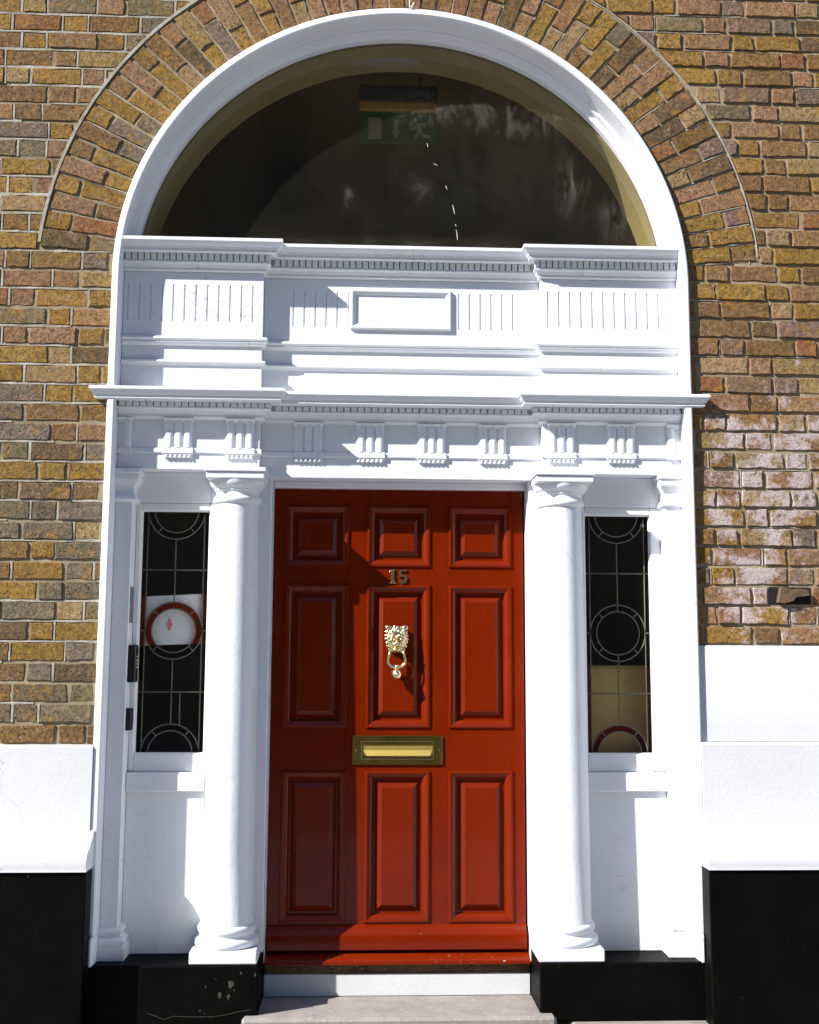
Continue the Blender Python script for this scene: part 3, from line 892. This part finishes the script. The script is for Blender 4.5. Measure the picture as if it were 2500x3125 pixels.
# ------------------------------------------------------------------ sidelights
def arc_pts(cx, cz, r, a0, a1, n): return [(cx + r * math.cos(R(a0 + (a1 - a0) * i / n)), cz + r * math.sin(R(a0 + (a1 - a0) * i / n))) for i in range(n + 1)]
XG0, XG1, ZG0, ZG1 = .786, 1.066, .776, 1.768
ZM, RO, RI, DX = 1.272, .117, .090, .1165
for s in (-1, 1):
    XG0, XG1 = (.795, 1.075) if s < 0 else (.776, 1.053)
    XPI = .7925 if s < 0 else .7735               # outer edge of the pier behind the column
    w = empty('sidelight_window', (s * .93, YP, .0), ('leaded stained glass sidelight left of the red door, white notice behind', 'leaded stained glass sidelight right of the red door, beige board behind')[s > 0], 'window', 'sidelights beside the door')
    X = lambda v: s * v
    cxg = (XG0 + XG1) / 2
    # frame
    fr_ = empty('frame', (s * cxg, YP, ZG0), parent=w)
    mo('stile', box(X(XG1), X(1.0975), YP + .004, .204, ZG0 - .07, 1.80, .004), 'frame', fr_)
    mo('stile', box(X(XG0 - .03), X(XG0), YP + .004, .204, ZG0 - .07, 1.80, .004), 'frame', fr_)
    mo('top_rail', box(X(XG0 - .0005), X(XG1 + .0005), YP + .004, .204, ZG1, 1.80, .004), 'frame', fr_)
    mo('bottom_rail', box(X(XG0 - .0005), X(XG1 + .0005), YP + .004, .204, ZG0 - .072, ZG0, .004), 'frame', fr_)
    mo('bead', rect_loft(min(X(XG0), X(XG1)), max(X(XG0), X(XG1)), ZG0, ZG1, [(.0, .012), (.0005, .013), (.004, .020), (.004, .026)], YP, False), 'frame', fr_)
    mo('head_wall', box(X(XPI + .0005), X(1.0975), YP, .26, 1.8005, 1.9265, .002), 'white', w)
    mo('sill', box(X(XPI - .006), X(1.0972), .142, .26, .628, .7035, .004), 'white', w)
    mo('apron', box(X(XPI - .006), X(1.0970), YP - .004, .26, .0005, .6275, .002), 'white', w)
    # panes, each a 4 mm slab
    def pane(poly, mat):
        pts = [(s * (cxg + dx), z) for dx, z in poly]
        V, Fc = prism(pts, YG, YG + .004)
        m = bpy.data.meshes.new('pane'); m.from_pydata(V, [], [Fc[0]]); m.materials.append(M[mat])
        bm = bmesh.new(); bm.from_mesh(m)
        bmesh.ops.triangulate(bm, faces=bm.faces); bm.to_mesh(m); bm.free()
        return ob('pane', m, w)
    hx2 = (XG1 - XG0) / 2
    zs = [ZG0, 1.022, ZM, 1.522, ZG1]
    for a, b in zip(zs[:-1], zs[1:]):
        for q in (-1, 1):
            pane([(q * DX, a), (q * hx2, a), (q * hx2, b), (q * DX, b)], 'red_glass')
    for cz, a0, a1, sp in ((ZM, 0, 360, [90, 45, -45, -90, -135, 135][::-1] if s > 0 else [135, 45, -45, -135][::-1]), (ZG1, 180, 360, None), (ZG0, 0, 180, None)):
        if sp:
            ss = sorted(a % 360 for a in sp)
            for i, a in enumerate(ss):
                b = ss[(i + 1) % len(ss)]
                if b <= a: b += 360
                pane(arc_pts(0, cz, RO, a, b, 14) + arc_pts(0, cz, RI, b, a, 14), 'red_glass')
            pane(arc_pts(0, cz, RI, 0, 360, 36)[:-1], 'clear_glass')
        else:
            for a, b in ((a0, a0 + 50), (a0 + 50, a0 + 130), (a0 + 130, a1)):
                pane(arc_pts(0, cz, RO, a, b, 12) + arc_pts(0, cz, RI, b, a, 12), 'red_glass')
            pane(arc_pts(0, cz, RI, a0, a1, 24), 'clear_glass')
    for q in (-1, 1):
        f_ = lambda pts: [(q * a, z) for a, z in pts]
        pane(f_([(0, 1.522), (DX, 1.522), (DX, ZG1 - .004)] + arc_pts(0, ZG1, RO, 359, 270, 14)), 'clear_glass')
        pane(f_([(0, 1.522), (0, ZM + RO)] + arc_pts(0, ZM, RO, 90, 4, 16) + [(DX, ZM + .005), (DX, 1.522)]), 'clear_glass')
        pane(f_([(0, 1.022), (0, ZM - RO)] + arc_pts(0, ZM, RO, -90, -4, 16) + [(DX, ZM - .005), (DX, 1.022)]), 'clear_glass')
        pane(f_([(0, 1.022), (DX, 1.022), (DX, ZG0 + .004)] + arc_pts(0, ZG0, RO, 1, 90, 14)), 'clear_glass')
    # lead cames
    def came(pts, r=.0027, closed=False):
        V, Fc = tube([(s * (cxg + a), YG - .001, z) for a, z in pts], r, 6, closed)
        mo('came', (V, Fc), 'lead', w, True)
    for q in (-1, 1): came([(q * DX, ZG0), (q * DX, ZG1)])
    for z in (1.522, 1.022): came([(-hx2, z), (hx2, z)])
    for q in (-1, 1): came([(q * DX, ZM), (q * hx2, ZM)])
    for a, b in ((1.522, ZG1 - RO), (1.522, ZM + RO), (1.022, ZM - RO), (1.022, ZG0 + RO)): came([(0, a), (0, b)])
    for r_ in (RO, RI):
        came(arc_pts(0, ZM, r_, 0, 360, 40)[:-1], .0027, True)
        came(arc_pts(0, ZG1, r_, 180, 360, 24)); came(arc_pts(0, ZG0, r_, 0, 180, 24))
    for cz, angs in ((ZM, [90, 45, -45, -90, -135, 135] if s > 0 else [135, 45, -45, -135]), (ZG1, [230, 310]), (ZG0, [50, 130])):
        for a in angs: came([(r_ * math.cos(R(a)), cz + r_ * math.sin(R(a))) for r_ in (RI, RO)])
    if s < 0: came([(-.034, 1.022), (-.036, ZG0 + RO - .005)])

# what stands behind the sidelights
nc = empty('notice_card', (-.95, .30, 1.21), 'white card with a small pink figure behind the left sidelight', 'notice')
mo('card', prism([(-1.075, 1.209), (-.79, 1.221), (-.79, 1.426), (-.832, 1.424), (-1.042, 1.413), (-1.075, 1.411)], .212, .215), 'card', nc)
mo('figure', join(prism(arc_pts(-.954, 1.3155, .006, 0, 360, 10)[:-1], .2095, .2105), prism([(-.962, 1.307), (-.946, 1.307), (-.941, 1.292), (-.946, 1.290), (-.949, 1.298), (-.948, 1.275), (-.953, 1.275), (-.954, 1.287), (-.955, 1.275), (-.960, 1.275), (-.959, 1.298), (-.962, 1.290), (-.967, 1.292)], .2095, .2105)), 'pink', nc)  # flat pink figure just in front of the card
bb = mo('cupboard', join(box(.76, 1.12, .268, .52, hz0, 1.128, .004), box(.755, 1.125, .265, .525, 1.1285, 1.136, .003)), 'beige'); tag(bb, 'beige board fronted cupboard standing behind the right sidelight', 'cupboard')

# piers and lintel beside and over the door
dfr = empty('door_case', (0, .2, 0), 'white painted piers and head lining the opening of the red door', 'door case')
for s in (-1, 1):
    mo('pier', box(s * .5385, s * (.7925 if s < 0 else .7735), YP, .30, .0008, 1.9265, .004), 'white', dfr)
    mo('frame_post', box(s * .5355, s * .538, YP + .03, .32, -.05, 1.879, .001), 'frame', dfr)
mo('head', box(-.538, .538, YD - .035, .30, 1.8795, 1.9065, .003), 'frame', dfr)

# plinth blocks under columns and pilasters
for s in (-1, 1):
    o = mo('plinth_block', join(box(s * .5395, s * 1.2, -.012, .32, -.217 if s > 0 else GROUND - .05, 0, .006)), 'black')
    tag(o, ('black painted stone block under the left column, chipped', 'black painted stone block under the right column')[s > 0], 'plinth block', 'black plinth blocks beside the step')
    if s < 0:
        rc = random.Random(8)
        for (cx, cz, r_) in ((-.644, -.067, .017), (-.684, -.108, .011), (-.652, -.115, .009), (-.738, -.077, .004), (-.606, -.03, .006), (-.552, -.035, .007), (-.757, -.165, .004), (-.74, -.174, .003), (-.70, -.05, .003), (-.63, -.09, .004)):
            n_ = 7; ph = rc.random() * 6
            mo('chip', prism([(cx + r_ * rc.uniform(.4, 1) * math.cos(ph + 2 * math.pi * i / n_), cz + r_ * rc.uniform(.6, 1.5) * math.sin(ph + 2 * math.pi * i / n_)) for i in range(n_)], -.0128, -.0115), 'chip', o)
        pl_ = [(-.952, -.172), (-.92, -.184), (-.891, -.195), (-.857, -.183), (-.80, -.186), (-.716, -.187), (-.66, -.18), (-.614, -.169), (-.566, -.163)]
        mo('crack', join(*[prism([(a[0], a[1] - .0009), (b[0], b[1] - .0006), (b[0], b[1] + .0012), (a[0], a[1] + .0008)], -.0127, -.0115) for a, b in zip(pl_[:-1], pl_[1:])]), 'chip', o)
led = mo('stone_ledge', box(.66, 1.21, -.075, .30, GROUND - .05, -.2175, .008), 'granite'); tag(led, 'grey stone ledge under the right black plinth block', 'ledge')

# ------------------------------------------------------------------ door step and threshold
stp = mo('door_step', box(-.597, .597, -.055, .30, GROUND - .03, -.184, .012), 'granite'); tag(stp, 'worn grey granite step in front of the red door', 'step')
ris = mo('threshold', box(-.538, .538, .222, .32, -.1835, -.098, .003), 'stucco'); tag(ris, 'white painted riser below the red door', 'threshold')
wst = mo('wooden_sill_board', box(-.537, .537, .230, .32, -.0975, -.056, .003), 'bare_wood'); tag(wst, 'strip of bare weathered wood under the door sill', 'sill')

# ------------------------------------------------------------------ front door
DCX = -.004
door = empty('front_door', (DCX, YD, -.02), 'glossy red nine panel front door with brass fittings numbered 15', 'door')
DX0, DX1 = DCX - .531, DCX + .531
PW = .128
cols_ = [DCX - .347, DCX, DCX + .347]
rows_ = [(.097, .693), (.880, 1.464), (1.553, 1.802)]
# stiles and rails
edges = [DX0] + [e for c in cols_ for e in (c - PW, c + PW)] + [DX1]
for a, b in zip(edges[0::2], edges[1::2]):
    mo('stile', box(a, b, YD, YD + .045, -.02, 1.8785, .001), 'red', door)
zr = [-.02] + [e for r_ in rows_ for e in r_] + [1.8785]
for a, b in zip(zr[0::2], zr[1::2]):
    for c in cols_:
        mo('rail', box(c - PW + .0003, c + PW - .0003, YD + .0002, YD + .044, a, b, .001), 'red', door)
for z0, z1 in rows_:
    for c in cols_:
        p_ = mo('panel', rect_loft(c - PW + .036, c + PW - .036, z0 + .036, z1 - .036, [(-.010, .020), (0, .020), (.002, .019), (.026, .004), (.028, .0034)], YD), 'red', door)
        mo('moulding', rect_loft(c - PW - .006, c + PW + .006, z0 - .006, z1 + .006, [(0, .001), (0, -.003), (.003, -.007), (.009, -.008), (.016, -.005), (.024, .000), (.030, .006), (.033, .014), (.034, .021)], YD, False), 'red', p_, 30)
moulded('weather_board', DX0, DX1, [(YD + .002, .086), (YD - .006, .084), (YD - .034, .052), (YD - .036, .046), (YD - .036, -.006), (YD - .030, -.011), (YD + .002, -.011)], 'red', door)
sillp = moulded('door_sill', -.5375, .5375, [(YD + .04, -.018), (YD - .016, -.018), (YD - .066, -.040), (YD - .070, -.046), (YD - .070, -.0555), (YD + .04, -.0555)], 'red', None)
tag(sillp, 'sloping red painted timber sill at the foot of the door', 'sill')

# letter plate
lx0, lx1, lz0, lz1 = DCX - .188, DCX + .186, .724, .843
lp_ = mo('letter_plate', rect_loft(lx0, lx1, lz0, lz1, [(0, .001), (0, -.006), (.002, -.008), (.036, -.008), (.038, -.006), (.038, -.001)], YD, False), 'brass_old', door)
mo('letter_flap', join(rect_loft(lx0 + .040, lx1 - .040, lz0 + .026, lz1 - .026, [(0, .0), (0, -.003), (.003, -.004), (.004, -.004)], YD)), 'brass_flap', lp_)
fl = [(lx0 + .046, .786), (lx1 - .046, .786)]
V = [(lx0 + .044, YD - .006, .784), (lx1 - .044, YD - .006, .784), (lx1 - .052, YD - .020, .762), (lx0 + .060, YD - .020, .762), (lx1 - .052, YD - .005, .756), (lx0 + .060, YD - .005, .756)]
mo('flap_lip', (V, [(0, 1, 2, 3), (3, 2, 4, 5)]), 'brass_flap', lp_)

for sx_ in (lx0 + .014, lx1 - .014):
    mo('screw', [[(a - 0, b, c) for a, b, c in v] if k == 0 else v for k, v in enumerate(prism([(sx_ + .004 * math.cos(t * .785), (lz0 + lz1) / 2 + .004 * math.sin(t * .785)) for t in range(8)], YD - .0098, YD - .007))], 'brass', lp_)
mo('inner_rim', rect_loft(lx0 + .036, lx1 - .036, lz0 + .022, lz1 - .022, [(0, -.007), (0, -.010), (.0025, -.010), (.0025, -.006)], YD, False), 'brass', lp_)

# number 15
def numeral(poly, name):
    V = []; Fc = []
    n = len(poly)
    cx = sum(p[0] for p in poly) / n; cz = sum(p[1] for p in poly) / n
    V, Fc = prism(poly, YD - .006, YD + .001)
    o = mo('numeral', (V, Fc), 'brass', door)
    bv = o.modifiers.new('bevel', 'BEVEL'); bv.width = .0012; bv.segments = 2
    return o
nz, nh = 1.478, .059
nx = DCX - .044
one = [(.006, 0), (.034, 0), (.034, .08), (.027, .10), (.027, 1), (.018, 1), (.004, .86), (.004, .80), (.0135, .82), (.0135, .10), (.006, .08)]
numeral([(nx + a * .95, nz + b * nh) for a, b in one], '1')
nx = DCX - .001
five = [(.003, 1), (.034, 1), (.034, .86), (.012, .86), (.012, .63)] + [(.019 + .018 * math.cos(t), .32 + .34 * math.sin(t)) for t in [R(a) for a in range(120, -181, -20)]] + [(.002, .24), (.012, .22)] + [(.018 + .008 * math.cos(t), .31 + .20 * math.sin(t)) for t in [R(a) for a in range(-150, 131, 25)]] + [(.011, .46), (.003, .50)]
numeral([(nx + a, nz + b * nh) for a, b in five], '5')

# lion head knocker
def blob(bm, c, r, sub=2):
    r = r if isinstance(r, tuple) else (r, r, r)
    bmesh.ops.create_icosphere(bm, subdivisions=sub, radius=1.0, matrix=Matrix.Translation(c) @ Matrix.Diagonal((*r, 1)))
kx, ky, kz = DCX - .008, YD - .004, 1.243
knock = empty('knocker', (kx, YD, kz), parent=door)
knock['label'] = 'brass lion head knocker with ring and ball'
bm = bmesh.new()
blob(bm, (kx, ky - .012, kz), (.044, .022, .052), 3)
rl = random.Random(9)
def tuft(x, z, y, ang, ln, w):
    c = Matrix.Translation((kx + x, ky + y, kz + z)) @ Matrix.Rotation(-ang, 4, 'Y') @ Matrix.Diagonal((ln, w * .85, w, 1))
    bmesh.ops.create_icosphere(bm, subdivisions=2, radius=1.0, matrix=c)
for ring, (rx, rz, n, dy, ln, w) in enumerate(((.043, .049, 22, -.006, .010, .0066), (.036, .042, 19, -.018, .012, .0064), (.028, .033, 15, -.028, .011, .0056))):
    for i in range(n):
        a = 2 * math.pi * (i + .5 * (ring % 2)) / n
        if ring == 2 and math.sin(a) < -.25: continue
        ca, sa = math.cos(a), math.sin(a)
        sq = 1.0 / max(abs(ca), abs(sa)) ** .45          # squarish outline, flat on top
        zz_ = min(rz * sa * sq, .050); xx_ = rx * ca * sq * (1.0 + .10 * sa)
        tuft(xx_, zz_, dy, a + rl.uniform(-.35, .35), ln * rl.uniform(.8, 1.15), w * rl.uniform(.85, 1.15))
for s in (-1, 1):
    blob(bm, (kx + s * .036, ky - .016, kz + .047), (.013, .008, .012))     # ears
    blob(bm, (kx + s * .014, ky - .036, kz + .014), (.010, .007, .006))     # brows
    blob(bm, (kx + s * .020, ky - .034, kz - .006), (.010, .008, .012))     # cheeks
    blob(bm, (kx + s * .009, ky - .046, kz - .023), (.011, .010, .010))     # muzzle
blob(bm, (kx, ky - .042, kz - .004), (.007, .008, .022))                    # nose bridge
blob(bm, (kx, ky - .052, kz - .016), (.008, .006, .006))                    # nose
blob(bm, (kx, ky - .036, kz - .044), (.017, .011, .009))                    # chin
lm = bpy.data.meshes.new('lion_head'); bm.to_mesh(lm); bm.free(); lm.materials.append(M['brass'])
lion = ob('lion_head', lm, knock)
rm = lion.modifiers.new('remesh', 'REMESH'); rm.mode = 'VOXEL'; rm.voxel_size = .0016; rm.use_smooth_shade = True
smo = lion.modifiers.new('smooth', 'SMOOTH'); smo.factor = .5; smo.iterations = 2
ring = [(kx - .026, ky - .034, kz - .044), (kx - .031, ky - .036, kz - .066), (kx - .036, ky - .036, kz - .088), (kx - .034, ky - .035, kz - .103), (kx - .022, ky - .034, kz - .113), (kx - .008, ky - .034, kz - .118), (kx, ky - .034, kz - .119), (kx + .008, ky - .034, kz - .118), (kx + .022, ky - .034, kz - .113), (kx + .034, ky - .035, kz - .103), (kx + .036, ky - .036, kz - .088), (kx + .031, ky - .036, kz - .066), (kx + .026, ky - .034, kz - .044)]
mo('ring', tube(ring, [.005, .005, .005, .0055, .006, .0065, .007, .0065, .006, .0055, .005, .005, .005], 12), 'brass', knock, True)
mo('collar', tube([(kx, ky - .034, kz - .108), (kx, ky - .034, kz - .128)], [.009, .008], 14), 'brass', knock, True)
bm = bmesh.new(); blob(bm, (kx, ky - .033, kz - .146), .0225, 3); blob(bm, (kx, ky - .053, kz - .146), .008, 2)
bmm = bpy.data.meshes.new('ball'); bm.to_mesh(bmm); bm.free(); bmm.materials.append(M['brass'])
bmm.polygons.foreach_set('use_smooth', [True] * len(bmm.polygons))
ob('ball', bmm, knock)
mo('strike_plate', lathe([(.012, YD - .001), (.012, YD)], kx, 0, 12)[0:2] if False else box(kx - .010, kx + .010, YD - .018, YD + .001, kz - .150, kz - .130, .004), 'brass', knock)

# ------------------------------------------------------------------ fanlight
fan = empty('fanlight', (0, YF, 2.892), 'large dusty half round fanlight over the door', 'window')
a_f = math.degrees(math.asin((2.893 - ZC) / 1.150))
pts = arc_pts(0, ZC, 1.150, a_f, 180 - a_f, 90)
gm = bpy.data.meshes.new('glass'); gm.from_pydata([(x, YF, z) for x, z in pts], [], [tuple(range(len(pts)))]); gm.materials.append(M['fan_glass'])
ob('glass', gm, fan)
a_s = math.degrees(math.asin((2.893 - ZC) / 1.135))
mo('soffit', arch([(1.135, YF + .012), (1.135, .42), (1.18, .42), (1.18, YF + .012)], ZC, a_s, 180 - a_s, 90), 'soffit', fan, 30)
mo('inner_sill', box(-1.12, 1.12, YF + .004, .42, 2.86, 2.892, .002), 'soffit', fan)
mo('putty_line', box(-1.12, 1.12, YF - .012, YF - .001, 2.8905, 2.8965, .002), 'bare_wood', fan)
for a, b in (((.105, 3.407), (.110, 3.389)), ((.135, 3.313), (.152, 3.306)), ((.187, 3.214), (.195, 3.196)), ((.218, 3.128), (.227, 3.085)), ((.231, 3.04), (.2325, 3.03)), ((.234, 3.014), (.240, 2.967))):
    mo('crack', tube([(a[0], YF - .001, a[1]), ((a[0] + b[0]) / 2 + .001, YF - .001, (a[1] + b[1]) / 2), (b[0], YF - .001, b[1])], [.0008, .0014, .0006], 5), 'crack', fan)  # near-white dashes: glints along the glass crack put into shape and colour


# emergency exit sign hanging in the hall behind the fanlight
ex = empty('exit_sign', (0, .62, 3.6), 'green emergency exit sign with running figure behind the fanlight', 'sign')
sx0, sx1, sy = -.197, .180, .60
mo('lamp_housing', box(sx0, sx1, sy, sy + .09, 3.812, 3.90, .006), 'plastic', ex)
mo('lamp_strip', box(sx0 + .002, sx1 - .002, sy - .003, sy + .08, 3.770, 3.8115, .004), 'sign_yellow', ex)
pn = mo('panel', box(sx0 + .004, sx1 - .002, sy + .02, sy + .028, 3.612, 3.7695, .002), 'sign_green', ex)
yf0, yf1 = sy + .0165, sy + .0195
mo('door_symbol', prism([(-.151, 3.628), (-.088, 3.628), (-.088, 3.738), (-.151, 3.738)], yf0, yf1), 'sign_white', pn)
mo('arrow', prism([(-.029, 3.730), (-.007, 3.730), (-.007, 3.672), (.002, 3.676), (-.018, 3.634), (-.038, 3.670), (-.029, 3.668)], yf0, yf1), 'sign_white', pn)
def limb(pts, w): return tube([(x, (yf0 + yf1) / 2, z) for x, z in pts], w, 6)
mo('running_figure', join(prism(arc_pts(.072, 3.727, .012, 0, 360, 12)[:-1], yf0, yf1), limb([(.083, 3.712), (.092, 3.690), (.098, 3.672)], .013), limb([(.080, 3.708), (.066, 3.684), (.048, 3.686)], .006), limb([(.094, 3.708), (.115, 3.712), (.124, 3.694)], .006), limb([(.094, 3.672), (.078, 3.656), (.078, 3.632)], .0075), limb([(.102, 3.672), (.110, 3.650), (.146, 3.650)], .0075)), 'sign_white', pn)
for x in (-.12, .10): mo('hanger', tube([(x, sy + .045, 3.899), (x, sy + .045, hz1)], .004, 6), 'plastic', ex)

# ------------------------------------------------------------------ door entry fittings on the left pilaster
ic = empty('intercom', (-1.09, .14, 1.1), 'black intercom box with brass buttons beside the left sidelight', 'intercom')
mo('case', box(-1.0975, -1.066, .098, .158, 1.062, 1.212, .004), 'plastic', ic)
for k in range(4): mo('button', box(-1.0665, -1.0635, .118, .130, 1.118 + .014 * k, 1.126 + .014 * k, .001), 'brass', ic)
bl_ = mo('door_bell', join(box(-1.0975, -1.076, .098, .140, .872, .960, .003), box(-1.0765, -1.0735, .108, .130, .895, .938, .002)), 'plastic'); tag(bl_, 'small black bell push below the intercom', 'door bell')
npl = mo('name_plate', box(-1.0975, -1.0935, .100, .145, 1.30, 1.447, .001), 'steel'); tag(npl, 'narrow dull metal name plate above the intercom', 'name plate')
wr = mo('wire_stub', join(tube([(.020, -.002, 3.930), (.018, -.004, 3.95), (.020, -.003, 3.972)], .0022, 6), tube([(.024, -.002, 3.930), (.034, -.006, 3.942), (.036, -.006, 3.952)], .003, 6)), 'white'); tag(wr, 'small white wire stub standing on top of the arch', 'wire')
print('bricks in view', nvis, 'candidates', len(cands))
